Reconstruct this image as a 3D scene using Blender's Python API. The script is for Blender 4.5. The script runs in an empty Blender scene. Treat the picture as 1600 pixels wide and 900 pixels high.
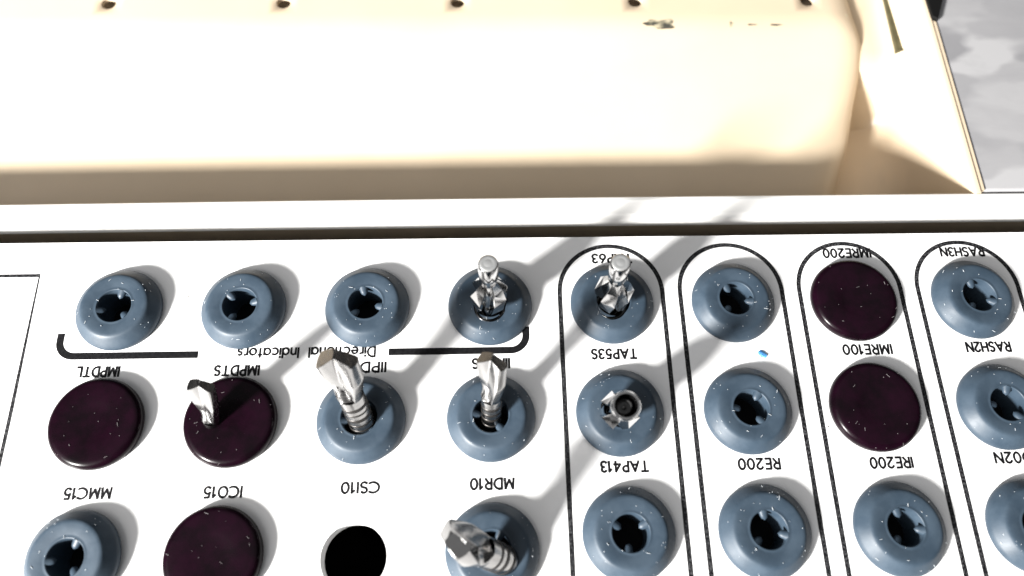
import bpy, bmesh, math, random
from mathutils import Vector, Matrix, noise

# ------------------------------------------------------------------ scene, camera, light
S = 0.01                                   # one millimetre of the kit in scene units
R = math.radians
scene = bpy.context.scene
col = scene.collection
random.seed(7)


def mm(*v):
    return Vector(v) * S


PITCH, YAW, ROLL = 1.17953917, 0.0569534, 0.04027063
CAM = Vector((-5.7796, -28.7803, 74.8103))
fw = Vector((math.sin(YAW) * math.cos(PITCH), math.cos(YAW) * math.cos(PITCH), -math.sin(PITCH)))
rt = fw.cross(Vector((0, 0, 1))).normalized()
up = rt.cross(fw)
rt, up = rt * math.cos(ROLL) + up * math.sin(ROLL), up * math.cos(ROLL) - rt * math.sin(ROLL)
cd = bpy.data.cameras.new('camera')
cam = bpy.data.objects.new('camera', cd)
col.objects.link(cam)
cam.matrix_world = Matrix.Translation(CAM * S) @ Matrix((rt, up, -fw)).transposed().to_4x4()
cd.sensor_width = 36
cd.lens = 27.0
cd.clip_start = 0.01
cd.clip_end = 200
cd.dof.use_dof = True
cd.dof.focus_distance = 0.795
cd.dof.aperture_fstop = 2.3
scene.camera = cam

w = bpy.data.worlds.new('World')
scene.world = w
w.use_nodes = True
bg = w.node_tree.nodes['Background']
bg.inputs['Color'].default_value = (0.97, 0.98, 1.0, 1)
bg.inputs['Strength'].default_value = 0.075

LIGHT = Vector((0.697, 0.563, -0.449)).normalized()     # the way the lamp's light travels
ld = bpy.data.lights.new('window_lamp', 'AREA')
ld.shape = 'DISK'
ld.size = 0.68
ld.energy = 1180
ld.color = (1.0, 0.985, 0.955)
lo = bpy.data.objects.new('window_lamp', ld)
col.objects.link(lo)
lo.location = -LIGHT * 4.6
lo.rotation_euler = LIGHT.to_track_quat('-Z', 'Y').to_euler()

cl = bpy.data.lights.new('overhead_fill', 'AREA')      # added soft fill overhead, there to whiten the upward metal ends
cl.shape = 'RECTANGLE'
cl.size = 12
cl.size_y = 9
cl.energy = 135
cl.color = (0.97, 0.985, 1.0)
clo = bpy.data.objects.new('overhead_fill', cl)
col.objects.link(clo)
clo.location = (0.5, 2.5, 9.0)
wl = bpy.data.lights.new('side_fill', 'AREA')        # added soft fill from front left, opens the shade on tray and plate
wl.shape = 'RECTANGLE'
wl.size = 8
wl.size_y = 6
wl.energy = 400
wl.color = (1.0, 0.985, 0.97)
wlo = bpy.data.objects.new('side_fill', wl)
col.objects.link(wlo)
wlo.location = (-5.4, -3.8, 6.2)
wlo.rotation_euler = Vector((5.4, 3.8, -6.2)).to_track_quat('-Z', 'Y').to_euler()

vs = scene.view_settings
vs.view_transform = 'Standard'
vs.look = 'None'
vs.exposure = 0
vs.gamma = 1
vs.use_curve_mapping = False

# ------------------------------------------------------------------ materials


def mat(name, color, rough=0.5, metal=0.0, spec=0.5, coat=0.0):
    m = bpy.data.materials.new(name)
    m.use_nodes = True
    b = m.node_tree.nodes['Principled BSDF']
    b.inputs['Base Color'].default_value = (*color, 1)
    b.inputs['Roughness'].default_value = rough
    b.inputs['Metallic'].default_value = metal
    b.inputs['Specular IOR Level'].default_value = spec
    b.inputs['Coat Weight'].default_value = coat
    return m, m.node_tree, b


def nd(nt, typ, **kw):
    n = nt.nodes.new(typ)
    for k, v in kw.items():
        if k in n.inputs:
            n.inputs[k].default_value = v
        else:
            setattr(n, k, v)
    return n


def ramp(nt, src, stops):
    r = nt.nodes.new('ShaderNodeValToRGB')
    e = r.color_ramp.elements
    while len(e) < len(stops):
        e.new(0.5)
    for el, (p, c) in zip(e, stops):
        el.position = p
        el.color = (*c, 1)
    nt.links.new(src, r.inputs['Fac'])
    return r


def vary(m, nt, b, c0, c1, scale, detail=4, lo=0.35, hi=0.65, stretch=None):
    """noise driven blend between two base colours, in object space (scale per mm)"""
    tc = nd(nt, 'ShaderNodeTexCoord')
    src = tc.outputs['Object']
    if stretch:
        mp = nd(nt, 'ShaderNodeMapping')
        mp.inputs['Scale'].default_value = stretch
        nt.links.new(src, mp.inputs['Vector'])
        src = mp.outputs['Vector']
    n = nd(nt, 'ShaderNodeTexNoise', Scale=scale / S, Detail=detail, Roughness=0.6)
    nt.links.new(src, n.inputs['Vector'])
    r = ramp(nt, n.outputs['Fac'], [(lo, c0), (hi, c1)])
    nt.links.new(r.outputs['Color'], b.inputs['Base Color'])
    return src, n, r


def bump(nt, b, src, scale, strength, dist=0.05, detail=5):
    n = nd(nt, 'ShaderNodeTexNoise', Scale=scale / S, Detail=detail, Roughness=0.6)
    if src is not None:
        nt.links.new(src, n.inputs['Vector'])
    bp = nd(nt, 'ShaderNodeBump', Strength=strength, Distance=dist * S)
    nt.links.new(n.outputs['Fac'], bp.inputs['Height'])
    nt.links.new(bp.outputs['Normal'], b.inputs['Normal'])
    return n, bp


# white printed plate
M = {}
M['plate'], nt, b = mat('white_plate_plastic', (0.80, 0.80, 0.80), 0.32, spec=0.45)
src, n, r = vary(M['plate'], nt, b, (0.76, 0.755, 0.75), (0.83, 0.83, 0.835), 0.05, 3)
bump(nt, b, src, 1.2, 0.05, 0.03)
# sparse dark specks of dirt
v = nd(nt, 'ShaderNodeTexVoronoi', Scale=0.16 / S)
nt.links.new(src, v.inputs['Vector'])
lt = nd(nt, 'ShaderNodeMath', operation='LESS_THAN')
lt.inputs[1].default_value = 0.016
nt.links.new(v.outputs['Distance'], lt.inputs[0])
mx = nd(nt, 'ShaderNodeMix', data_type='RGBA')
nt.links.new(lt.outputs[0], mx.inputs['Factor'])
nt.links.new(r.outputs['Color'], mx.inputs['A'])
mx.inputs['B'].default_value = (0.12, 0.11, 0.1, 1)
nt.links.new(mx.outputs['Result'], b.inputs['Base Color'])

M['rim'], nt, b = mat('white_case_plastic', (0.82, 0.81, 0.79), 0.22, spec=0.5)
src, n, r = vary(M['rim'], nt, b, (0.78, 0.77, 0.75), (0.83, 0.825, 0.81), 0.06, 3, stretch=(0.2, 1, 1))
bump(nt, b, src, 0.7, 0.06, 0.04)

M['cream'], nt, b = mat('cream_plastic', (0.80, 0.70, 0.48), 0.38, spec=0.4)
src, n, r = vary(M['cream'], nt, b, (0.505, 0.41, 0.295), (0.545, 0.445, 0.325), 0.04, 4)
bump(nt, b, src, 2.0, 0.06, 0.03)

M['slot_shade'], nt, b = mat('slot_shade_olive', (0.22, 0.2, 0.1), 0.6)  # dark of the recess put into the olive backing colour
vary(M['slot_shade'], nt, b, (0.035, 0.032, 0.012), (0.07, 0.062, 0.026), 0.8)

M['scuff'], nt, b = mat('grey_scuff', (0.3, 0.29, 0.23), 0.8)
vary(M['scuff'], nt, b, (0.03, 0.03, 0.022), (0.5, 0.44, 0.3), 0.9, 6, 0.45, 0.66, stretch=(0.6, 1.6, 1))

# blue grey silicone, dusty
M['grommet'], nt, b = mat('blue_grey_silicone', (0.04, 0.055, 0.075), 0.42, spec=0.32)
src, n, r = vary(M['grommet'], nt, b, (0.023, 0.037, 0.054), (0.033, 0.050, 0.070), 0.5, 5)
n2, bp = bump(nt, b, src, 3.0, 0.16, 0.04)
rr = ramp(nt, n.outputs['Fac'], [(0.3, (0.42,) * 3), (0.7, (0.56,) * 3)])
nt.links.new(rr.outputs['Color'], b.inputs['Roughness'])

M['maroon'], nt, b = mat('dark_maroon_silicone', (0.008, 0.0015, 0.005), 0.24, spec=0.1)
src, n, r = vary(M['maroon'], nt, b, (0.0025, 0.0010, 0.0019), (0.0062, 0.0012, 0.0040), 0.5, 5)
bump(nt, b, src, 2.2, 0.14, 0.05)

M['dust'], nt, b = mat('pale_dust', (0.5, 0.53, 0.56), 0.8)
M['dustdim'], nt, b = mat('grey_dust', (0.13, 0.115, 0.12), 0.8)

M['ink'], nt, b = mat('black_ink', (0.02, 0.02, 0.022), 0.5, spec=0.12)
vary(M['ink'], nt, b, (0.002, 0.002, 0.0025), (0.009, 0.009, 0.010), 3.5, 5)
M['line'], nt, b = mat('grey_line_ink', (0.03, 0.03, 0.032), 0.5, spec=0.15)
vary(M['line'], nt, b, (0.003, 0.003, 0.004), (0.085, 0.086, 0.09), 5.0, 6, 0.46, 0.72)

M['chrome'], nt, b = mat('polished_steel', (0.36, 0.355, 0.352), 0.08, 1.0)
bump(nt, b, None, 4.0, 0.03, 0.02)
M['steel'], nt, b = mat('brushed_steel', (0.25, 0.246, 0.243), 0.22, 1.0)
tc = nd(nt, 'ShaderNodeTexCoord')
mp = nd(nt, 'ShaderNodeMapping')
mp.inputs['Scale'].default_value = (0.4, 0.4, 6.0)
nt.links.new(tc.outputs['Object'], mp.inputs['Vector'])
n, bp = bump(nt, b, mp.outputs['Vector'], 1.6, 0.10, 0.03)
rr = ramp(nt, n.outputs['Fac'], [(0.3, (0.14,) * 3), (0.7, (0.28,) * 3)])
nt.links.new(rr.outputs['Color'], b.inputs['Roughness'])
M['band'], nt, b = mat('dark_laser_band', (0.035, 0.032, 0.03), 0.35, 0.6)
M['socket'], nt, b = mat('dark_socket_steel', (0.05, 0.05, 0.05), 0.18, 1.0)
M['ground'], nt, b = mat('bright_end_steel', (0.8, 0.8, 0.79), 0.42, 1.0)  # lighter than the posts: brightness of their upward ends put into the colour
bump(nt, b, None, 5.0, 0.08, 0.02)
M['bore'], nt, b = mat('bore_shade', (0.006, 0.006, 0.007), 0.7, spec=0.1)  # black stands in for the unlit depth of the holes and case
M['black'], nt, b = mat('black_plastic', (0.004, 0.004, 0.004), 0.6, spec=0.15)
M['blue'], nt, b = mat('blue_crumb', (0.02, 0.16, 0.42), 0.6)
vary(M['blue'], nt, b, (0.01, 0.09, 0.28), (0.10, 0.33, 0.62), 3.0)
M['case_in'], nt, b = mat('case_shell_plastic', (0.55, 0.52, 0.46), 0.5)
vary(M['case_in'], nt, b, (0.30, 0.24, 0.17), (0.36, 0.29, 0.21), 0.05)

M['table'], nt, b = mat('mottled_stone', (0.6, 0.6, 0.62), 0.45)
tc = nd(nt, 'ShaderNodeTexCoord')
mp = nd(nt, 'ShaderNodeMapping')
mp.inputs['Scale'].default_value = (0.62, 1.25, 1)
mp.inputs['Rotation'].default_value = (0, 0, R(8))
nt.links.new(tc.outputs['Object'], mp.inputs['Vector'])
n0 = nd(nt, 'ShaderNodeTexNoise', Scale=0.12 / S, Detail=3)
nt.links.new(mp.outputs['Vector'], n0.inputs['Vector'])
ad = nd(nt, 'ShaderNodeMix', data_type='RGBA', blend_type='LINEAR_LIGHT')
ad.inputs['Factor'].default_value = 0.045
nt.links.new(mp.outputs['Vector'], ad.inputs['A'])
nt.links.new(n0.outputs['Color'], ad.inputs['B'])
vo = nd(nt, 'ShaderNodeTexVoronoi', Scale=0.17 / S, feature='SMOOTH_F1')
vo.inputs['Smoothness'].default_value = 0.35
nt.links.new(ad.outputs['Result'], vo.inputs['Vector'])
n1 = nd(nt, 'ShaderNodeTexNoise', Scale=0.06 / S, Detail=5, Roughness=0.65)
nt.links.new(ad.outputs['Result'], n1.inputs['Vector'])
ma = nd(nt, 'ShaderNodeMath', operation='MULTIPLY')
nt.links.new(vo.outputs['Color'], ma.inputs[0])
nt.links.new(n1.outputs['Fac'], ma.inputs[1])
r = ramp(nt, ma.outputs[0], [(0.05, (0.175, 0.174, 0.183)), (0.15, (0.235, 0.233, 0.242)), (0.30, (0.29, 0.287, 0.295)),
                             (0.45, (0.34, 0.337, 0.345))])
nt.links.new(r.outputs['Color'], b.inputs['Base Color'])

# ------------------------------------------------------------------ mesh helpers (all lengths in millimetres)


class MB:
    def __init__(self):
        self.v, self.f, self.smooth = [], [], []

    def add(self, verts, faces, smooth=True):
        o = len(self.v)
        self.v += [tuple(p) for p in verts]
        self.f += [tuple(i + o for i in f) for f in faces]
        self.smooth += [smooth] * len(faces)

    def lathe(self, prof, n=64, axis=None, close=False, wob=None):
        """prof: list of (radius, z)"""
        vs_, fs = [], []
        for r_, z in prof:
            for k in range(n):
                a = 2 * math.pi * k / n
                rr_ = r_ * (1 + (wob(a) if wob else 0))
                vs_.append((rr_ * math.cos(a), rr_ * math.sin(a), z))
        m = len(prof)
        for i in range(m - 1):
            for k in range(n):
                k2 = (k + 1) % n
                fs.append((i * n + k, i * n + k2, (i + 1) * n + k2, (i + 1) * n + k))
        self.add(vs_, fs)
        return self

    def cap(self, ring_start, n, flip=False):
        f = list(range(ring_start, ring_start + n))
        self.f.append(tuple(reversed(f)) if flip else tuple(f))
        self.smooth.append(False)
        return self

    def box(self, x0, x1, y0, y1, z0, z1):
        p = [(x0, y0, z0), (x1, y0, z0), (x1, y1, z0), (x0, y1, z0), (x0, y0, z1), (x1, y0, z1), (x1, y1, z1), (x0, y1, z1)]
        self.add(p, [(3, 2, 1, 0), (4, 5, 6, 7), (0, 1, 5, 4), (1, 2, 6, 5), (2, 3, 7, 6), (3, 0, 4, 7)], False)
        return self

    def mesh(self, name, m):
        me = bpy.data.meshes.new(name)
        me.from_pydata([(x * S, y * S, z * S) for x, y, z in self.v], [], self.f)
        me.polygons.foreach_set('use_smooth', self.smooth)
        me.materials.append(m)
        me.update()
        return me

    def build(self, name, m, parent=None, loc=(0, 0, 0), rot=(0, 0, 0), bevel=0):
        return link(name, self.mesh(name, m), parent, loc, rot, bevel)


def link(name, me, parent=None, loc=(0, 0, 0), rot=(0, 0, 0), bevel=0):
    o = bpy.data.objects.new(name, me)
    col.objects.link(o)
    o.location = mm(*loc)
    o.rotation_euler = rot
    if parent:
        o.parent = parent
    if bevel:
        bv = o.modifiers.new('bevel', 'BEVEL')
        bv.width = bevel * S
        bv.segments = 3
        bv.limit_method = 'ANGLE'
    return o


def empty(name, loc=(0, 0, 0)):
    o = bpy.data.objects.new(name, None)
    col.objects.link(o)
    o.location = mm(*loc)
    o.empty_display_size = 0.02
    return o


def tag(o, label, cat, group=None):
    o['label'] = label
    o['category'] = cat
    if group:
        o['group'] = group
    return o


def holed(outer, holes, z, thick, name, m, axis='Z'):
    """flat sheet with round holes, given thickness downwards"""
    bm = bmesh.new()
    loops = [outer] + holes
    edges = []
    rings = []
    for lp in loops:
        vs_ = [bm.verts.new((x, y, z)) for x, y in lp]
        rings.append(vs_)
        for i in range(len(vs_)):
            edges.append(bm.edges.new((vs_[i], vs_[(i + 1) % len(vs_)])))
    bmesh.ops.triangle_fill(bm, use_beauty=True, use_dissolve=False, edges=edges, normal=(0, 0, 1))
    for f in bm.faces:
        if f.normal.z < 0:
            f.normal_flip()
    for vs_ in rings:
        low = [bm.verts.new((v_.co.x, v_.co.y, z - thick)) for v_ in vs_]
        for i in range(len(vs_)):
            j = (i + 1) % len(vs_)
            try:
                bm.faces.new((vs_[i], low[i], low[j], vs_[j]))
            except ValueError:
                pass
    if axis == 'X':
        # sheet drawn in (Y, Z) and stood up with its face looking towards -X
        for v_ in bm.verts:
            v_.co = Vector((-v_.co.z, v_.co.x, v_.co.y))
    bmesh.ops.scale(bm, vec=(S, S, S), verts=bm.verts)
    me = bpy.data.meshes.new(name)
    bm.to_mesh(me)
    bm.free()
    me.materials.append(m)
    return me


def circle(cx, cy, r_, n=64):
    return [(cx + r_ * math.cos(2 * math.pi * k / n), cy + r_ * math.sin(2 * math.pi * k / n)) for k in range(n)]


# ------------------------------------------------------------------ layout of the plate (mm)
PX = 12.7
CX = [(c - 3.5) * PX for c in range(8)]


def rowy(c, r_):
    return (0.0, -11.8 if c < 4 else -11.5, -24.2 if c < 4 else -22.95)[r_]


HOLE_R = 3.05
BARE = (2, 2)

# ------------------------------------------------------------------ the setting: table top
t = MB()
N_ = 24
t.add([(-400, -400, -27), (400, -400, -27), (400, 400, -27), (-400, 400, -27)], [(0, 1, 2, 3)], False)
o = t.build('table_top', M['table'])
o['kind'] = 'structure'
# stone surface beside the tray, set this high so the lamp lights it
o = MB().box(50.92, 320, 14.35, 320, -26.9, -2.3).build('raised_stone', M['table'], bevel=0.4)
o['kind'] = 'structure'

# ------------------------------------------------------------------ the white case that carries the plate
case = empty('instrument_case', (0, -25, -26.9))
tag(case, 'white case with a smooth back rim running behind the printed plate', 'case')


def sub(mb, name, m, parent, bevel=0):
    """child given in world millimetres under an unrotated empty"""
    ob = mb.build(name, m, parent, bevel=bevel)
    ob.location = -parent.location
    return ob


X0, X1, Y0, YP, YB = -96.0, 66.0, -66.0, 7.9, 14.2
# back rim: a profile swept along x, with a shallow step near the plate
prof = [(YP + 3.1, -3.3), (YP + 2.8, -3.0), (YP + 2.85, -2.5), (YP + 3.1, -2.22), (YP + 3.6, -2.14), (YP + 3.9, -2.06), (YP + 5.6, -2.02),
        (YP + 6.05, -2.12), (YB, -2.5), (YB, -9.0)]
mb = MB()
xs = [X0 - 6 + (X1 + 12 - X0) * k / 40 for k in range(41)]
vv = []
for x in xs:
    sag = 0.00025 * (x - 10) ** 2 * 0.18
    for y, z in prof:
        vv.append((x, y - (sag if x < 10 else 0), z))
np_ = len(prof)
ff = [(i * np_ + k, (i + 1) * np_ + k, (i + 1) * np_ + k + 1, i * np_ + k + 1) for i in range(40) for k in range(np_ - 1)]
mb.add(vv, ff, False)
mb.f.append(tuple(range(np_))); mb.smooth.append(False)
mb.f.append(tuple(reversed(range(40 * np_, 41 * np_)))); mb.smooth.append(False)
sub(mb, 'back_rim', M['rim'], case, 0.12)
sub(MB().box(X0 - 6, X1 + 6, YP + 2.95, YB - 0.3, -26.9, -3.2), 'back_wall', M['case_in'], case)
sub(MB().box(X0 - 6, X0 + 1, Y0 - 6, YP - 1.7, -26.9, -2.3), 'side_wall', M['rim'], case, 0.3)
sub(MB().box(X1 - 1, X1 + 6, Y0 - 6, YP - 1.7, -26.9, -2.3), 'side_wall', M['rim'], case, 0.3)
sub(MB().box(X0 + 1.02, X1 - 1.02, Y0 - 6, Y0 + 1, -26.9, -2.3), 'front_wall', M['rim'], case, 0.3)
sub(MB().box(X0 + 1.04, X1 - 1.04, Y0 + 1.04, YP + 2.5, -26.8, -25), 'floor_panel', M['bore'], case)  # floor coloured black for the dark under the plate

# ------------------------------------------------------------------ printed plate
plate = empty('instrument_plate', (0, -28, -2.2))
tag(plate, 'white printed plate with rows of round grommet holes, codes and arched outlines', 'plate')
holes = [circle(CX[c], rowy(c, r_), HOLE_R) for c in range(8) for r_ in range(3)]
holes[BARE[0] * 3 + BARE[1]] = circle(CX[2] - 0.05, -24.55, HOLE_R)
me = holed([(X0 + 1.5, Y0 + 1.5), (X1 - 1.5, Y0 + 1.5), (X1 - 1.5, YP), (X0 + 1.5, YP)], holes, 0.0, 2.0, 'panel', M['plate'])
o = link('panel', me, plate)
o.location = -plate.location


def ribbon(path, width, z=0.02):
    mb_ = MB()
    n = len(path)
    L_, R_ = [], []
    for i, p in enumerate(path):
        a = Vector(path[max(i - 1, 0)])
        c = Vector(path[min(i + 1, n - 1)])
        d = (c - a).normalized()
        nn = Vector((-d.y, d.x))
        if 0 < i < n - 1:
            d1 = (Vector(p) - a).normalized()
            cs = max(0.6, d1.dot(d))
        else:
            cs = 1
        h = width / 2 / cs
        L_.append((p[0] + nn.x * h, p[1] + nn.y * h, z))
        R_.append((p[0] - nn.x * h, p[1] - nn.y * h, z))
    mb_.add(L_ + R_, [(i + n, i + n + 1, i + 1, i) for i in range(n - 1)], False)
    return mb_


def dense(a, b_, k):
    return [(a[0] + (b_[0] - a[0]) * i / k, a[1] + (b_[1] - a[1]) * i / k) for i in range(k)]


for c in range(4, 8):
    cx = CX[c] + 0.05
    hw, ytop, ysh = 5.42, 6.75, 1.4
    path = dense((cx - hw, -58), (cx - hw, ysh), 12)
    path += [(cx - hw * math.cos(a), ysh + (ytop - ysh) * math.sin(a)) for a in [math.pi * k / 40 for k in range(41)]]
    path += list(reversed(dense((cx + hw, -58), (cx + hw, ysh), 12)))
    sub(ribbon(path, 0.46), 'printed_outline', M['line'], plate)

# corner of the outline round the far left field
sub(ribbon([(X0 + 6, 4.1), (-53.6, 4.1), (-53.3, -10), (-52.9, -58)], 0.36), 'printed_outline', M['line'], plate)


def arc(cx, cy, r_, a0, a1, n=10):
    return [(cx + r_ * math.cos(R(a0 + (a1 - a0) * k / n)), cy + r_ * math.sin(R(a0 + (a1 - a0) * k / n))) for k in range(n + 1)]


YBR = -4.83
sub(ribbon([(-50.0, -2.4)] + arc(-48.4, YBR + 1.6, 1.6, 180, 270) + [(-35.9, YBR)], 0.72), 'printed_bracket', M['ink'], plate)
sub(ribbon([(-16.7, YBR)] + arc(-4.3, YBR + 1.6, 1.6, 270, 360) + [(-2.7, -2.3)], 0.72), 'printed_bracket', M['ink'], plate)


def oval(cx, cy, rx, ry, a0, a1, n=14):
    return [(cx + rx * math.cos(R(a0 + (a1 - a0) * k / n)), cy + ry * math.sin(R(a0 + (a1 - a0) * k / n))) for k in range(n + 1)]


# single line letters: (advance width, strokes) on a cap height of 1
FONT = {
    'I': (0.0, [[(0, 0), (0, 1)]]),
    'L': (0.42, [[(0, 1), (0, 0), (0.42, 0)]]),
    'T': (0.6, [[(0, 1), (0.6, 1)], [(0.3, 1), (0.3, 0)]]),
    'H': (0.58, [[(0, 0), (0, 1)], [(0.58, 0), (0.58, 1)], [(0, 0.52), (0.58, 0.52)]]),
    'N': (0.62, [[(0, 0), (0, 1), (0.62, 0), (0.62, 1)]]),
    'M': (0.74, [[(0, 0), (0.06, 1), (0.37, 0.12), (0.68, 1), (0.74, 0)]]),
    'A': (0.72, [[(0, 0), (0.36, 1), (0.72, 0)], [(0.13, 0.34), (0.59, 0.34)]]),
    'E': (0.44, [[(0.44, 1), (0, 1), (0, 0), (0.44, 0)], [(0, 0.52), (0.40, 0.52)]]),
    'P': (0.48, [[(0, 0), (0, 1), (0.22, 1)] + oval(0.22, 0.73, 0.26, 0.27, 90, -90) + [(0, 0.46)]]),
    'R': (0.5, [[(0, 0), (0, 1), (0.22, 1)] + oval(0.22, 0.73, 0.26, 0.27, 90, -90) + [(0, 0.46)], [(0.2, 0.46), (0.5, 0)]]),
    'D': (0.62, [[(0, 0), (0, 1), (0.18, 1)] + oval(0.18, 0.5, 0.44, 0.5, 90, -90) + [(0, 0)]]),
    'C': (0.66, [oval(0.46, 0.5, 0.46, 0.5, 52, 308)]),
    'O': (0.72, [oval(0.36, 0.5, 0.36, 0.5, 90, 450, 28)]),
    'S': (0.46, [oval(0.235, 0.745, 0.225, 0.255, 35, 250, 12) + oval(0.225, 0.245, 0.235, 0.25, 70, -150, 14)]),
    '0': (0.52, [oval(0.26, 0.5, 0.26, 0.5, 90, 450, 28)]),
    '1': (0.2, [[(0, 0.78), (0.2, 1), (0.2, 0)]]),
    '2': (0.5, [oval(0.25, 0.74, 0.24, 0.26, 165, -30, 12) + [(0, 0), (0.5, 0)]]),
    '3': (0.48, [oval(0.22, 0.76, 0.22, 0.24, 150, -90, 12), oval(0.22, 0.27, 0.26, 0.27, 90, -150, 14)]),
    '4': (0.58, [[(0.42, 0), (0.42, 1), (0, 0.28), (0.58, 0.28)]]),
    '5': (0.5, [[(0.44, 1), (0.1, 1), (0.03, 0.52)] + oval(0.22, 0.32, 0.26, 0.32, 120, -145, 14)]),
    '6': (0.52, [[(0.36, 1), (0.05, 0.46)] + oval(0.26, 0.3, 0.26, 0.3, 148, 508, 24)]),
    'i': (0.0, [[(0, 0), (0, 0.66)], [(0, 0.86), (0, 0.97)]]),
    'l': (0.0, [[(0, 0), (0, 1)]]),
    'r': (0.24, [[(0, 0), (0, 0.66)], oval(0.2, 0.42, 0.2, 0.24, 180, 75, 8)]),
    'e': (0.5, [[(0.01, 0.34), (0.5, 0.34)] + oval(0.25, 0.33, 0.25, 0.33, 0, 310, 18)]),
    'c': (0.44, [oval(0.28, 0.33, 0.28, 0.33, 52, 308, 16)]),
    't': (0.28, [[(0.14, 0.92), (0.14, 0)], [(0, 0.66), (0.28, 0.66)]]),
    'o': (0.54, [oval(0.27, 0.33, 0.27, 0.33, 90, 450, 24)]),
    'n': (0.4, [[(0, 0), (0, 0.66)], oval(0.2, 0.43, 0.2, 0.23, 180, 0, 10) + [(0.4, 0)]]),
    'a': (0.52, [oval(0.26, 0.33, 0.26, 0.33, 90, 450, 24), [(0.52, 0), (0.52, 0.66)]]),
    'd': (0.52, [oval(0.26, 0.33, 0.26, 0.33, 90, 450, 24), [(0.52, 0), (0.52, 1)]]),
    's': (0.34, [oval(0.175, 0.495, 0.15, 0.165, 40, 250, 10) + oval(0.165, 0.165, 0.165, 0.165, 70, -150, 12)]),
}


def text(txt, x, y, height, width, stroke=0.23, gap=0.25):
    """lettering centred on (x, y), turned to read from the far side"""
    pen, st = 0.0, []
    for ch in txt:
        if ch == ' ':
            pen += 0.75
            continue
        adv, lines = FONT[ch]
        for ln in lines:
            pts = [(px_ + pen, py_) for px_, py_ in ln]
            cur = [pts[0]]
            for k in range(1, len(pts)):            # sharp corners start a new stroke
                cur.append(pts[k])
                if k < len(pts) - 1:
                    u1 = Vector(pts[k]) - Vector(pts[k - 1])
                    u2 = Vector(pts[k + 1]) - Vector(pts[k])
                    if u1.length > 1e-6 and u2.length > 1e-6 and u1.angle(u2) > R(40):
                        st.append(cur)
                        cur = [pts[k]]
            st.append(cur)
        pen += adv + gap
    pen -= gap
    m_ = MB()
    for i, ln in enumerate(st):
        path = [(-(px_ / pen - 0.5) * (width - stroke), -(py_ - 0.5) * (height - stroke)) for px_, py_ in ln]
        # square the ends off a little beyond the last point
        a, b_ = Vector(path[0]), Vector(path[1])
        path[0] = tuple(a + (a - b_).normalized() * stroke * 0.3)
        a, b_ = Vector(path[-1]), Vector(path[-2])
        path[-1] = tuple(a + (a - b_).normalized() * stroke * 0.3)
        r_ = ribbon(path, stroke, 0.001 * (i % 7))
        m_.add(r_.v, r_.f, False)
    ob = m_.build('printed_lettering', M['ink'], plate)
    ob.location = mm(x, y, 0.02) - plate.location
    return ob


LAB = [('IMPDTL', -45.6, -6.48, 4.35), ('IMPDTS', -31.81, -6.56, 4.6), ('IIPDTL', -19.2, -6.41, 4.7), ('IIPDTS', -6.32, -6.21, 3.9),
       ('MMC15', -44.38, -18.35, 4.55), ('ICO15', -31.75, -18.45, 3.7), ('CSI10', -18.82, -18.27, 3.75),
       ('MDR10', -6.31, -18.13, 4.3), ('TAP63', 6.75, 5.31, 4.4), ('TAP53S', 6.25, -5.38, 4.75), ('TAP413', 6.45, -16.72, 4.75),
       ('RE200', 19.52, -16.7, 4.2), ('IMRE200', 32.26, 5.62, 5.3), ('IMRE100', 32.35, -5.29, 5.2), ('IRE200', 32.43, -16.8, 4.3),
       ('RASH3N', 44.89, 5.62, 4.9), ('RASH2N', 44.98, -5.2, 4.75), ('RD02N', 44.9, -16.52, 4.6)]
for s_, x, y, wd in LAB:
    text(s_, x, y, 1.2, wd)
text('Directional Indicators', -25.0, -4.78, 1.22, 14.0, 0.2, 0.22)

# ------------------------------------------------------------------ cream tray behind the case
tray = empty('cream_tray', (0, 45, -26.9))
tag(tray, 'cream plastic open tray with vented raised panel behind the white rim', 'tray')


def edge_x(y):
    pts = [(14, 37.6), (20, 39.2), (26, 41.2), (31, 42.2), (36, 43.5), (39, 44.0), (41.5, 43.6), (44, 43.2), (80, 43.2)]
    for (a, xa), (b_, xb) in zip(pts, pts[1:]):
        if y <= b_:
            f = (y - a) / (b_ - a)
            return xa + (xb - xa) * f
    return pts[-1][1]


def top_z(y):
    s_ = -10 + 0.3 * (y - 24.3)
    fl = -4.9
    k = 0.5
    h = max(0.0, min(1.0, 0.5 + 0.5 * (fl - s_) / k))
    return fl * (1 - h) + s_ * h - k * h * (1 - h)


VENTX = [-56.0, -33.2, -10.3, 13.3, 36.4]
VY = 45.15
ys = sorted([14.6 + 1.3 * k for k in range(20)] + [40.2, 40.7, 41.2, 41.7, 42.2, 42.8, VY - 2, VY + 2, 52, 60, 70, 78])
fil = [(-2.6, 0), (-1.8, -0.06), (-1.0, -0.2), (-0.2, -0.45), (0.5, -0.85), (1.0, -1.35), (1.35, -2.0), (1.55, -2.9), (1.7, -4), (1.9, -7), (2.1, -14)]
inx = sorted([-108] + [vx + d for vx in VENTX for d in (-2, 2)] + [-20, 0, 24])
mb = MB()
vv, idx = [], {}
cols_n = len(inx) + len(fil)
for j, y in enumerate(ys):
    ex = edge_x(y) - 1.6
    for i in range(cols_n):
        if i < len(inx):
            x, z = min(inx[i], ex - 3.0 - 0.05 * (len(inx) - i)) if y < 42 else inx[i], top_z(y)
        else:
            dx, dz = fil[i - len(inx)]
            x, z = ex + dx, top_z(y) + dz
        vv.append((x, y, z))
ff = []
for j in range(len(ys) - 1):
    for i in range(cols_n - 1):
        if abs(ys[j] - (VY - 2)) < 1e-6 and i < len(inx) and any(abs(inx[i] - (vx - 2)) < 1e-6 for vx in VENTX):
            continue
        ff.append((j * cols_n + i, j * cols_n + i + 1, (j + 1) * cols_n + i + 1, (j + 1) * cols_n + i))
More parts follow.
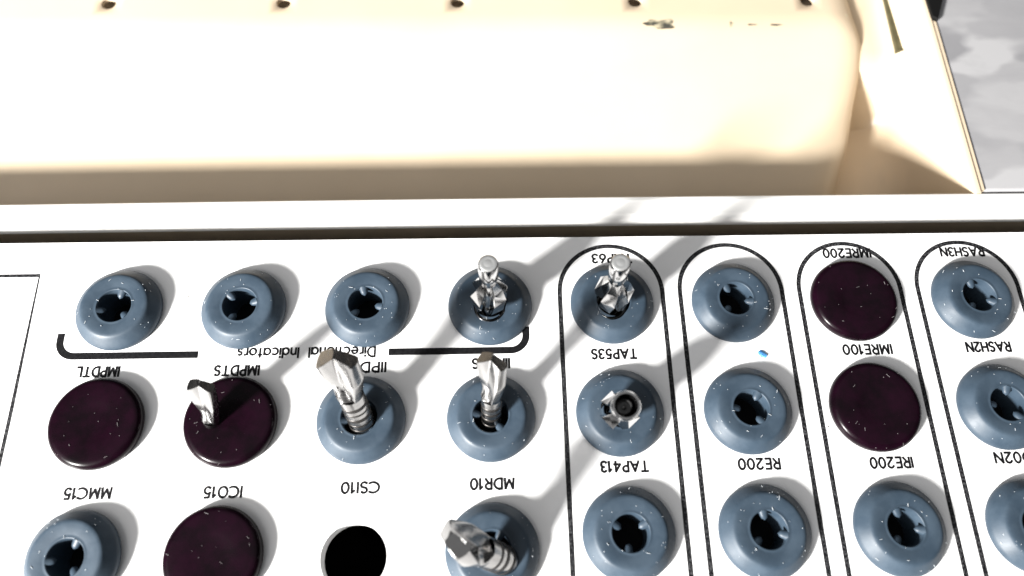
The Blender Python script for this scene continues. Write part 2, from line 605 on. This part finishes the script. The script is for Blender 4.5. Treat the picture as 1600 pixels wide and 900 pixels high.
mb.add(vv, ff, True)
for vx in VENTX:                                   # each vent: a real hole with a lip and a bore
    n = 32
    ring = []
    rad = 0.92
    for k in range(n):
        a = 2 * math.pi * k / n + math.pi / 4
        cxa, sya = math.cos(a), math.sin(a)
        q = 2 / max(abs(cxa), abs(sya))
        ring.append((vx + q * cxa, VY + q * sya, -4.9))
    rings = [ring]
    for r_, z in ((rad + 0.08, -4.9), (rad, -4.97), (rad - 0.02, -5.5)):
        rings.append([(vx + r_ * math.cos(2 * math.pi * k / n + math.pi / 4), VY + r_ * math.sin(2 * math.pi * k / n + math.pi / 4), z)
                      for k in range(n)])
    allv = [p for rg in rings for p in rg]
    ff = [(i * n + k, i * n + (k + 1) % n, (i + 1) * n + (k + 1) % n, (i + 1) * n + k) for i in range(3) for k in range(n)]
    mb.add(allv, ff, True)
# front skirt of the panel
nf = len(mb.v)
fr = [vv[i] for i in range(cols_n)]
mb.add(fr + [(x, y, -24.5) for x, y, z in fr], [(i, i + cols_n, i + cols_n + 1, i + 1) for i in range(cols_n - 1)], False)
sub(mb, 'raised_panel', M['cream'], tray)
sub(MB().box(-111, 50.3, YB + 0.1, 82, -26.9, -24.4), 'floor_panel', M['cream'], tray)
# right hand wall: near the case it drops into a pocket, further back it sweeps up from the panel; it has a long slot
deep = [(50.42, -2.05), (50.3, -1.93), (49.8, -1.93), (49.62, -2.06), (49.5, -5.0), (49.3, -8.0), (49.12, -9.65), (49.02, -10.4), (48.8, -11.9), (48.3, -13.6),
        (47.4, -15.0), (46.0, -16.0), (44.0, -16.5), (36, -16.6)]
flat = [(50.42, -2.05), (50.3, -1.93), (49.8, -1.93), (49.62, -2.06), (49.5, -3.0), (49.25, -4.2), (48.75, -5.15), (48.12, -5.74), (47.86, -5.92), (46.8, -6.3),
        (45.9, -6.38), (45.0, -6.3), (44.0, -6.2), (36, -6.3)]
wy = [YB - 0.35, 20, 26, 29, 31, 32, 33, 34, 35, 36, 37, 38.4, 66, 82]
mb = MB()
nw = len(deep)
wv = []
for y in wy:
    f = max(0.0, min(1.0, (y - 31.5) / 5.0))
    f = f * f * (3 - 2 * f)
    dz = min(0.0, top_z(y) + 4.9) if y > 31 else 0
    for (xa, za), (xb, zb) in zip(deep, flat):
        wv.append((xa + (xb - xa) * f, y, za + (zb + (dz if zb < -2.5 else 0) - za) * f))
mb.add(wv, [(j * nw + i, j * nw + i + 1, (j + 1) * nw + i + 1, (j + 1) * nw + i) for j in range(len(wy) - 1) for i in range(nw - 1)
            if not (i == 7 and j == len(wy) - 3)], True)
o = sub(mb, 'side_wall', M['cream'], tray)
es = o.modifiers.new('edges', 'EDGE_SPLIT')
es.split_angle = R(40)
sub(MB().box(50.43, 50.9, YB + 0.2, 82, -26.9, -2.08), 'outer_skin', M['cream'], tray)
sub(MB().box(47.7, 48.9, 37.9, 66.5, -7.6, -6.25), 'slot_backing', M['slot_shade'], tray)
sub(MB().box(-111, -109, YB + 0.1, 82, -24.3, -2.0), 'side_wall', M['cream'], tray, 0.2)
sub(MB().box(-108.9, 49.5, 80.5, 82, -24.3, -2.0), 'back_wall', M['cream'], tray, 0.2)


def blot(cx, cy, rx, ry, seed, n=26):
    p = []
    for k in range(n):
        a = 2 * math.pi * k / n
        q = 0.72 + 0.55 * noise.noise(Vector((math.cos(a) * 1.6, math.sin(a) * 1.6, seed)))
        x, y = cx + rx * q * math.cos(a), cy + ry * q * math.sin(a)
        p.append((x, y, top_z(y) + 0.02))
    c0 = (cx, cy, top_z(cy) + 0.02)
    m_ = MB()
    m_.add(p + [c0], [(k, (k + 1) % n, n) for k in range(n)], False)
    return m_


for cx, cy, rx, ry, sd in [(16.2, 41.4, 3.0, 0.95, 1.3), (25.7, 41.3, 0.28, 0.5, 2.2), (31.6, 41.15, 1.3, 0.16, 5.1), (28.4, 41.2, 0.9, 0.12, 8.4),
                           (41.2, 42.5, 0.16, 0.2, 4.4)]:
    sub(blot(cx, cy, rx, ry, sd), 'scuff_mark', M['scuff'], tray)

# black catch on the outside of the tray wall
tag(sub_o := empty('black_catch', (52, 42, -3)), 'black pointed catch clipped on the outside of the cream wall', 'catch')
mb = MB()
tri = [(50.25, 39.3), (50.9, 38.9), (52.3, 42.2), (53.4, 46), (53.4, 52), (50.0, 52)]
n = len(tri)
mb.add([(x, y, -2.32) for x, y in tri] + [(x, y, -1.5) for x, y in tri],
       [tuple(reversed(range(n))), tuple(range(n, 2 * n))] + [(i, (i + 1) % n, (i + 1) % n + n, i + n) for i in range(n)], False)
sub(mb, 'catch_body', M['black'], sub_o, 0.12)
sub(MB().box(51.4, 53.0, 46, 51.5, -1.65, -1.3), 'catch_ridge', M['black'], sub_o, 0.1)

# ------------------------------------------------------------------ grommets


def gprof():
    p = [(3.0, -2.4), (3.0, -0.02), (4.2, -0.02), (4.33, 0.10), (4.36, 0.34), (4.30, 0.56), (4.14, 0.78), (3.88, 1.06), (3.62, 1.34),
         (3.46, 1.51), (3.34, 1.60), (3.2, 1.655), (3.0, 1.67), (2.6, 1.66), (2.1, 1.60), (1.92, 1.57), (1.84, 1.60), (1.76, 1.585), (1.71, 1.5), (1.69, 0.4),
         (1.72, -2.4)]
    return p


def mprof():
    p = [(2.9, -2.2), (2.9, -0.02), (4.3, -0.02), (4.46, 0.15), (4.5, 0.45)]
    for k in range(1, 9):
        a = k / 8 * math.pi / 2
        p.append((3.75 + 0.75 * math.cos(a), 0.5 + 0.72 * math.sin(a)))
    p += [(3.0, 1.23), (2.3, 1.21), (1.9, 1.18), (1.5, 1.14), (1.0, 1.12), (0.5, 1.11), (0.02, 1.11)]
    return p


def gmesh(k):
    g = MB()
    g.lathe(gprof(), 72, wob=lambda a: 0.006 * noise.noise(Vector((math.cos(a) * 1.3, math.sin(a) * 1.3, k * 3.1))))
    me_ = g.mesh('grommet_ring', M['grommet'])
    return me_


GM = [gmesh(k) for k in range(4)]
MM = MB().lathe(mprof(), 72, wob=lambda a: 0.005 * noise.noise(Vector((math.cos(a), math.sin(a), 9)))).mesh('plug_disc', M['maroon'])
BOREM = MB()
BOREM.lathe([(1.76, -2.3), (0.02, -2.3)], 24)  # disc closing the bore, coloured black for the shade inside
BOREM = BOREM.mesh('bore_shade_disc', M['bore'])

pm = MB()
n = 10
ringp = []
for i in range(6):                              # prong: a small rounded tongue pointing to the hole's middle (-x)
    f = i / 5
    rad = 0.50 * (1 - 0.45 * f) * math.sqrt(max(0.0, 1 - max(0, (f - 0.6) / 0.4) ** 2)) + 0.005
    ringp.append((-0.92 * f, rad))
vv = []
for x, rad in ringp:
    for k in range(n):
        a = 2 * math.pi * k / n
        vv.append((x, rad * math.cos(a), rad * 0.7 * math.sin(a)))
ff = [(i * n + k, i * n + (k + 1) % n, (i + 1) * n + (k + 1) % n, (i + 1) * n + k) for i in range(5) for k in range(n)]
pm.add(vv, [tuple(reversed(f)) for f in ff])
PRONG = pm.mesh('prong', M['grommet'])


def dust_mesh(seed, rin, rout, zf, m, count):
    rnd = random.Random(seed)
    d = MB()
    for _ in range(count):
        a = rnd.uniform(0, 2 * math.pi)
        r_ = math.sqrt(rnd.uniform(rin * rin, rout * rout))
        x, y = r_ * math.cos(a), r_ * math.sin(a)
        z = zf(r_) + 0.015
        if rnd.random() < 0.3:
            ln, wd = rnd.uniform(0.12, 0.42), rnd.uniform(0.018, 0.035)
        else:
            ln, wd = rnd.uniform(0.03, 0.08), rnd.uniform(0.02, 0.05)
        b_ = rnd.uniform(0, math.pi)
        ux, uy = math.cos(b_) * ln / 2, math.sin(b_) * ln / 2
        vx_, vy_ = -math.sin(b_) * wd / 2, math.cos(b_) * wd / 2
        bend = rnd.uniform(-0.06, 0.06) if ln > 0.1 else 0
        p = [(x - ux - vx_, y - uy - vy_), (x - vx_ * 1.2 + vy_ * bend, y - vy_ * 1.2), (x + ux - vx_, y + uy - vy_),
             (x + ux + vx_, y + uy + vy_), (x + vx_ * 1.2, y + vy_ * 1.2), (x - ux + vx_, y - uy + vy_)]
        d.add([(q[0], q[1], z) for q in p] + [(q[0], q[1], z + 0.03) for q in p],
              [(6, 7, 8, 9, 10, 11), (0, 1, 7, 6), (1, 2, 8, 7), (2, 3, 9, 8), (3, 4, 10, 9), (4, 5, 11, 10), (5, 0, 6, 11)], False)
    return d.mesh('dust', m)


def zg(r_):
    pts = [(1.8, 1.6), (2.6, 1.66), (3.0, 1.68), (3.42, 1.55), (3.88, 1.10), (4.14, 0.80), (4.3, 0.56)]
    for (a, za), (b_, zb) in zip(pts, pts[1:]):
        if r_ <= b_:
            return za + (zb - za) * (r_ - a) / (b_ - a)
    return 0.5


def zm(r_):
    if r_ < 1.7:
        return 1.16
    if r_ < 3.75:
        return 1.23
    return 0.5 + 0.72 * math.sqrt(max(0, 1 - ((r_ - 3.75) / 0.75) ** 2))


DUSTG = [dust_mesh(20 + k, 1.8, 4.15, zg, M['dust'], 20 + 3 * (k % 4)) for k in range(6)]
DUSTM = [dust_mesh(50 + k, 0.3, 4.3, zm, M['dustdim'], 16) for k in range(4)]

G_BLUE = 'blue-grey rubber grommets seated in the plate'
G_MAR = 'dark maroon rubber plugs seated in the plate'


def grommet(x, y, label, ang, k, prongs=3, tilt=(0, 0), spin=0):
    g = empty('rubber_grommet', (x, y, 0))
    g.rotation_euler = (R(tilt[0]), R(tilt[1]), 0)
    tag(g, label, 'grommet', G_BLUE)
    link('grommet_ring', GM[k % 4], g, rot=(0, 0, spin))
    link('bore_shade_disc', BOREM, g)
    for q in range(prongs):
        a = R(ang + 120 * q + ((q * 37 + k * 13) % 17 - 8))
        link('prong', PRONG, g, (1.82 * math.cos(a), 1.82 * math.sin(a), 1.30), (0, R(-10), a))
    du = link('dust', DUSTG[k % 6], g, rot=(0, 0, k * 1.3))
    du['kind'] = 'stuff'
    return g


def plug(x, y, label, k, tilt=(0, 0)):
    g = empty('rubber_plug', (x, y, 0))
    g.rotation_euler = (R(tilt[0]), R(tilt[1]), 0)
    tag(g, label, 'rubber plug', G_MAR)
    link('plug_disc', MM, g, rot=(0, 0, k))
    du = link('dust', DUSTM[k % 4], g, rot=(0, 0, k * 1.7))
    du['kind'] = 'stuff'
    return g


GL = [  # column, row, label, first prong angle
    (0, 0, 'empty blue-grey grommet above the bracket beside the outline corner of the left field', 82),
    (1, 0, 'empty blue-grey grommet above the gap where the bracket line ends before lettering', 8),
    (2, 0, 'empty blue-grey grommet beside the one with a post, above the bracket lettering', 100),
    (3, 0, 'blue-grey grommet above the bracket hook holding a shiny steel tap post', 200),
    (2, 1, 'blue-grey grommet next to the maroon plugs holding the widest twist drill', 200),
    (3, 1, 'blue-grey grommet below the bracket hook holding a slim upright twist drill', 300),
    (0, 2, 'empty blue-grey grommet next to a maroon plug, below the lone maroon plug', 62),
    (3, 2, 'blue-grey grommet next to the bare hole holding the strongly leaning drill', 300),
    (4, 0, 'blue-grey grommet at the top of its arch holding a shiny tap post', 200),
    (5, 0, 'empty blue-grey grommet under the arch without any lettering at its top', 115),
    (7, 0, 'empty blue-grey grommet at the top of the arch beside two maroon plugs', 105),
    (4, 1, 'blue-grey grommet holding the hollow-ended tap, second in its arch', 200),
    (5, 1, 'empty blue-grey grommet just below the blue crumb', 62),
    (7, 1, 'empty blue-grey grommet beside the lower maroon plug of the arch, cut by the edge', 68),
    (4, 2, 'empty blue-grey grommet third in the arch of the two taps', 25),
    (5, 2, 'empty blue-grey grommet third in the arch with the blue crumb', 98),
    (6, 2, 'empty blue-grey grommet below both maroon plugs of the same arch', 110),
    (7, 2, 'blue-grey grommet third in the arch beside the maroon pair, mostly cut off', 100)]
tilts = {(0, 2): (1, -3), (5, 0): (2, 1), (7, 0): (1, 2), (1, 0): (0.5, -2), (4, 0): (1, 1), (6, 2): (-1, 2), (5, 2): (-1, 1)}
for k, (c, r_, lab, ang) in enumerate(GL):
    pr = 3
    if (c, r_) in ((3, 0), (2, 1), (4, 0), (4, 1)):
        pr = 2 if (c, r_) == (2, 1) else 0
    grommet(CX[c], rowy(c, r_), lab, ang, k, pr, tilts.get((c, r_), (0, 0)), k * 0.7)
plug(CX[0] - 0.1, rowy(0, 1), 'plain dark maroon rubber plug beside the left outline, without a drill', 0)
plug(CX[1] + 0.1, rowy(1, 1), 'dark maroon rubber plug with a small drill rising from it', 1)
plug(CX[1], rowy(1, 2), 'dark maroon rubber plug between a grey grommet and the bare hole', 2)
plug(CX[6], rowy(6, 0), 'dark maroon rubber plug at the rounded top of an arch', 3)
plug(CX[6] - 0.05, rowy(6, 1) + 0.15, 'dark maroon rubber plug between another maroon plug and a grey grommet', 5)

# ------------------------------------------------------------------ drills and taps


def aim(o, base, tip, spin=0.0):
    b_, t_ = Vector(base), Vector(tip)
    z = (t_ - b_).normalized()
    x = (Vector((1, 0, 0)) - z * z.x).normalized()
    y = z.cross(x)
    m3 = Matrix((x, y, z)).transposed() @ Matrix.Rotation(spin, 3, 'Z')
    o.location = b_ * S
    o.rotation_euler = m3.to_euler()
    return (t_ - b_).length


def drill_parts(o, length, r_head, r_neck, head_len, twist, bands, below=3.0, point=1.0):
    """two fluted twist drill standing on +z, point up; z=0 is where it leaves the grommet"""
    n = 64
    z1 = length
    z0 = length - head_len
    run = head_len * 0.28                       # where the flutes run out into the neck
    mb_ = MB()
    rings = []
    steps = 44
    zs = [z0 - run + (z1 - z0 + run) * i / steps for i in range(steps + 1)]
    for z in zs:
        rad = r_neck + (r_head - r_neck) * max(0.0, min(1.0, (z - z0 + run) / (head_len * 0.55)))
        tw = twist * (z - z1) / head_len
        ring = []
        for k in range(n):
            a = 2 * math.pi * k / n
            sn = math.sin(a)
            # two hollow ground flutes looking to -y and +y; the cutter leaves on a slant, so each runs out as a curved lip
            u = max(0.0, min(1.0, (z - (z0 - run) + 0.5 * rad * math.cos(a)) / run))
            u = u ** 0.7
            hollow = 0.30 + 0.16 * math.cos(a) ** 2            # half thickness of the web
            lim = hollow / max(abs(sn), 1e-4)
            q = rad * min(1.0, (1 - u) + u * lim)
            x, y = q * math.cos(a), q * sn
            # ground point: two sloping flanks
            top = z1 - 0.62 * abs(x) * point - 0.25 * y * (1 if x > 0 else -1)
            ring.append((x * math.cos(tw) - y * math.sin(tw), x * math.sin(tw) + y * math.cos(tw), min(z, top)))
        rings.append(ring)
    m_ = len(rings)
    vv_ = [p for rg in rings for p in rg]
    mb_.add(vv_, [(i * n + k, i * n + (k + 1) % n, (i + 1) * n + (k + 1) % n, (i + 1) * n + k) for i in range(m_ - 1) for k in range(n)])
    # close the point
    c0 = len(mb_.v)
    mb_.add([(0, 0, z1)], [])
    for k in range(n):
        mb_.f.append(((m_ - 1) * n + k, (m_ - 1) * n + (k + 1) % n, c0))
        mb_.smooth.append(False)
    hd = mb_.build('cutting_head', M['steel'], o)
    es = hd.modifiers.new('edges', 'EDGE_SPLIT')
    es.split_angle = R(28)
    sh = MB()
    zt = z0 - run
    sh.lathe([(0.02, -below), (r_neck, -below), (r_neck, -0.4), (r_neck, zt * 0.5), (r_neck, zt + 0.02)], 40)
    shank = sh.build('shank', M['steel'], o)
    for zb, wb in bands:
        bd = MB()
        bd.lathe([(r_neck - 0.03, zb - wb / 2), (r_neck + 0.025, zb - wb / 2 + 0.02), (r_neck + 0.025, zb + wb / 2 - 0.02), (r_neck - 0.03, zb + wb / 2)], 40)
        bd.build('depth_band', M['band'], shank)
    return o


def new_drill(name, label, base, tip, spin, **kw):
    o_ = empty(name)
    L_ = aim(o_, base, tip, spin)
    tag(o_, label, 'drill bit', 'steel drills standing in the grommets')
    drill_parts(o_, L_, **kw)
    return o_


new_drill('twist_drill', 'small steel twist drill with grey fluted point rising from a maroon plug', (-33.25, -11.9, 0.8), (-32.4, -9.9, 7.6), -0.1,
          r_head=1.2, r_neck=0.85, head_len=5.0, twist=0.45, bands=[], below=1.0)
new_drill('twist_drill', 'broad steel twist drill with dark depth bands and a white flared tip', (-18.75, -12.35, 1.0), (-19.95, -8.3, 10.6), -0.15,
          r_head=1.9, r_neck=1.22, head_len=4.6, twist=0.4, bands=[(0.4, 0.2), (1.15, 0.22), (1.95, 0.42), (2.75, 0.22), (3.5, 0.42)])
new_drill('twist_drill', 'slim steel twist drill standing below the bracket hook', (-6.35, -12.3, 0.4), (-6.15, -8.5, 9.6), -0.5,
          r_head=1.4, r_neck=0.95, head_len=4.6, twist=0.5, bands=[(0.6, 0.25), (1.5, 0.3), (2.3, 0.3), (3.1, 0.35)])
new_drill('twist_drill', 'dark steel twist drill leaning far over beside the bare hole', (-4.9, -25.2, 0.6), (-9.9, -23.6, 9.2), 2.3,
          r_head=1.75, r_neck=1.35, head_len=4.2, twist=0.8, bands=[(1.2, 0.4), (2.3, 0.5), (3.3, 0.4)])


def tap(label, base, tip, spin, hollow=False):
    o_ = empty('thread_tap')
    L_ = aim(o_, base, tip, spin)
    tag(o_, label, 'tap', 'steel taps standing in the grommets')
    # glossy collar seated in the grommet
    c_ = MB()
    c_.lathe([(1.2, -2.5), (1.5, -2.5), (1.5, -0.1), (1.62, 0.1), (1.66, 0.4), (1.58, 0.62), (1.4, 0.68), (1.2, 0.55), (1.05, 0.1), (0.9, -0.2), (0.8, -0.2)], 48)
    c_.build('collar', M['socket'], o_)
    # cutter: four faceted blades standing on a round core
    core = MB()
    core.lathe([(0.8, -0.3), (0.82, 2.0), (0.78, 7.0), (0.7, 8.4)], 32)
    ck = core.build('cutter', M['chrome'], o_)
    prof_b = [(0.45, 1.9), (1.15, 1.75), (1.62, 2.9), (1.74, 5.0), (1.25, 6.5), (0.5, 7.9)]
    half = [0.34, 0.42, 0.60, 0.66, 0.45, 0.2]
    for q in range(4):
        a0 = q * math.pi / 2 + 0.25
        bl = MB()
        pts = []
        for sgn in (-1, 1):
            for (r_, z), h in zip(prof_b, half):
                tw = 0.09 * (z - 4)
                x_, y_ = r_, sgn * h + (0.12 if sgn > 0 else 0)
                c1, s1 = math.cos(a0 + tw), math.sin(a0 + tw)
                pts.append((x_ * c1 - y_ * s1, x_ * s1 + y_ * c1, z))
        k6 = len(prof_b)
        bl.add(pts, [tuple(range(k6)), tuple(reversed(range(k6, 2 * k6)))] + [((i + 1) % k6, i, i + k6, (i + 1) % k6 + k6) for i in range(k6)], False)
        bl.build('blade', M['chrome'], ck)
    # plain post
    p_ = MB()
    if hollow:
        pr = [(0.8, 4.6), (0.82, L_ - 1.4), (1.28, L_ - 1.0), (1.3, L_ - 0.2), (1.2, L_), (1.02, L_), (0.94, L_ - 0.12), (0.92, L_ - 0.4)]
    else:
        pr = [(0.66, 4.6), (0.72, L_ - 4.2), (0.9, L_ - 3.4), (0.93, L_ - 0.38), (0.9, L_ - 0.12), (0.8, L_ - 0.02)]
    p_.lathe(pr, 48)
    post = p_.build('post', M['chrome'], o_)
    es_ = post.modifiers.new('edges', 'EDGE_SPLIT')
    es_.split_angle = R(35)
    if hollow:
        q_ = MB()
        q_.lathe([(0.93, L_ - 0.35), (0.9, L_ - 1.2), (0.5, L_ - 1.5), (0.02, L_ - 1.3)], 32)
        q_.build('socket', M['socket'], post)
    else:
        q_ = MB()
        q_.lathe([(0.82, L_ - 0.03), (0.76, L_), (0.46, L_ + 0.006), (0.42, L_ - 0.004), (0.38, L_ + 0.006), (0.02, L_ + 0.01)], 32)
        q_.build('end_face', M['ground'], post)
    return o_


tap('polished steel tap post standing in the grommet above the bracket hook', (-6.4, -0.75, 1.0), (-6.4, -0.75, 12.6), 0.3)
tap('polished steel tap post standing under the rounded top of its arch', (6.05, -0.65, 1.0), (5.4, -0.85, 12.7), 0.75)
tap('polished steel tap with a hollow round end leaning towards the viewer', (5.7, -11.75, 0.9), (5.33, -13.2, 10.2), 0.4, True)

# ------------------------------------------------------------------ blue crumb on the plate
bm = bmesh.new()
bmesh.ops.create_icosphere(bm, subdivisions=2, radius=1)
for v_ in bm.verts:
    q = 1 + 0.5 * noise.noise(v_.co * 1.7 + Vector((3, 1, 7)))
    v_.co = Vector((v_.co.x * 0.50 * q, v_.co.y * 0.32 * q, v_.co.z * 0.13 * q + 0.1)) * S
me = bpy.data.meshes.new('blue_crumb')
bm.to_mesh(me)
bm.free()
me.materials.append(M['blue'])
o = link('blue_crumb', me, loc=(21.43, -5.67, 0.0), rot=(0, 0, R(-35)))
tag(o, 'tiny bright blue crumb lying on the white plate', 'crumb')
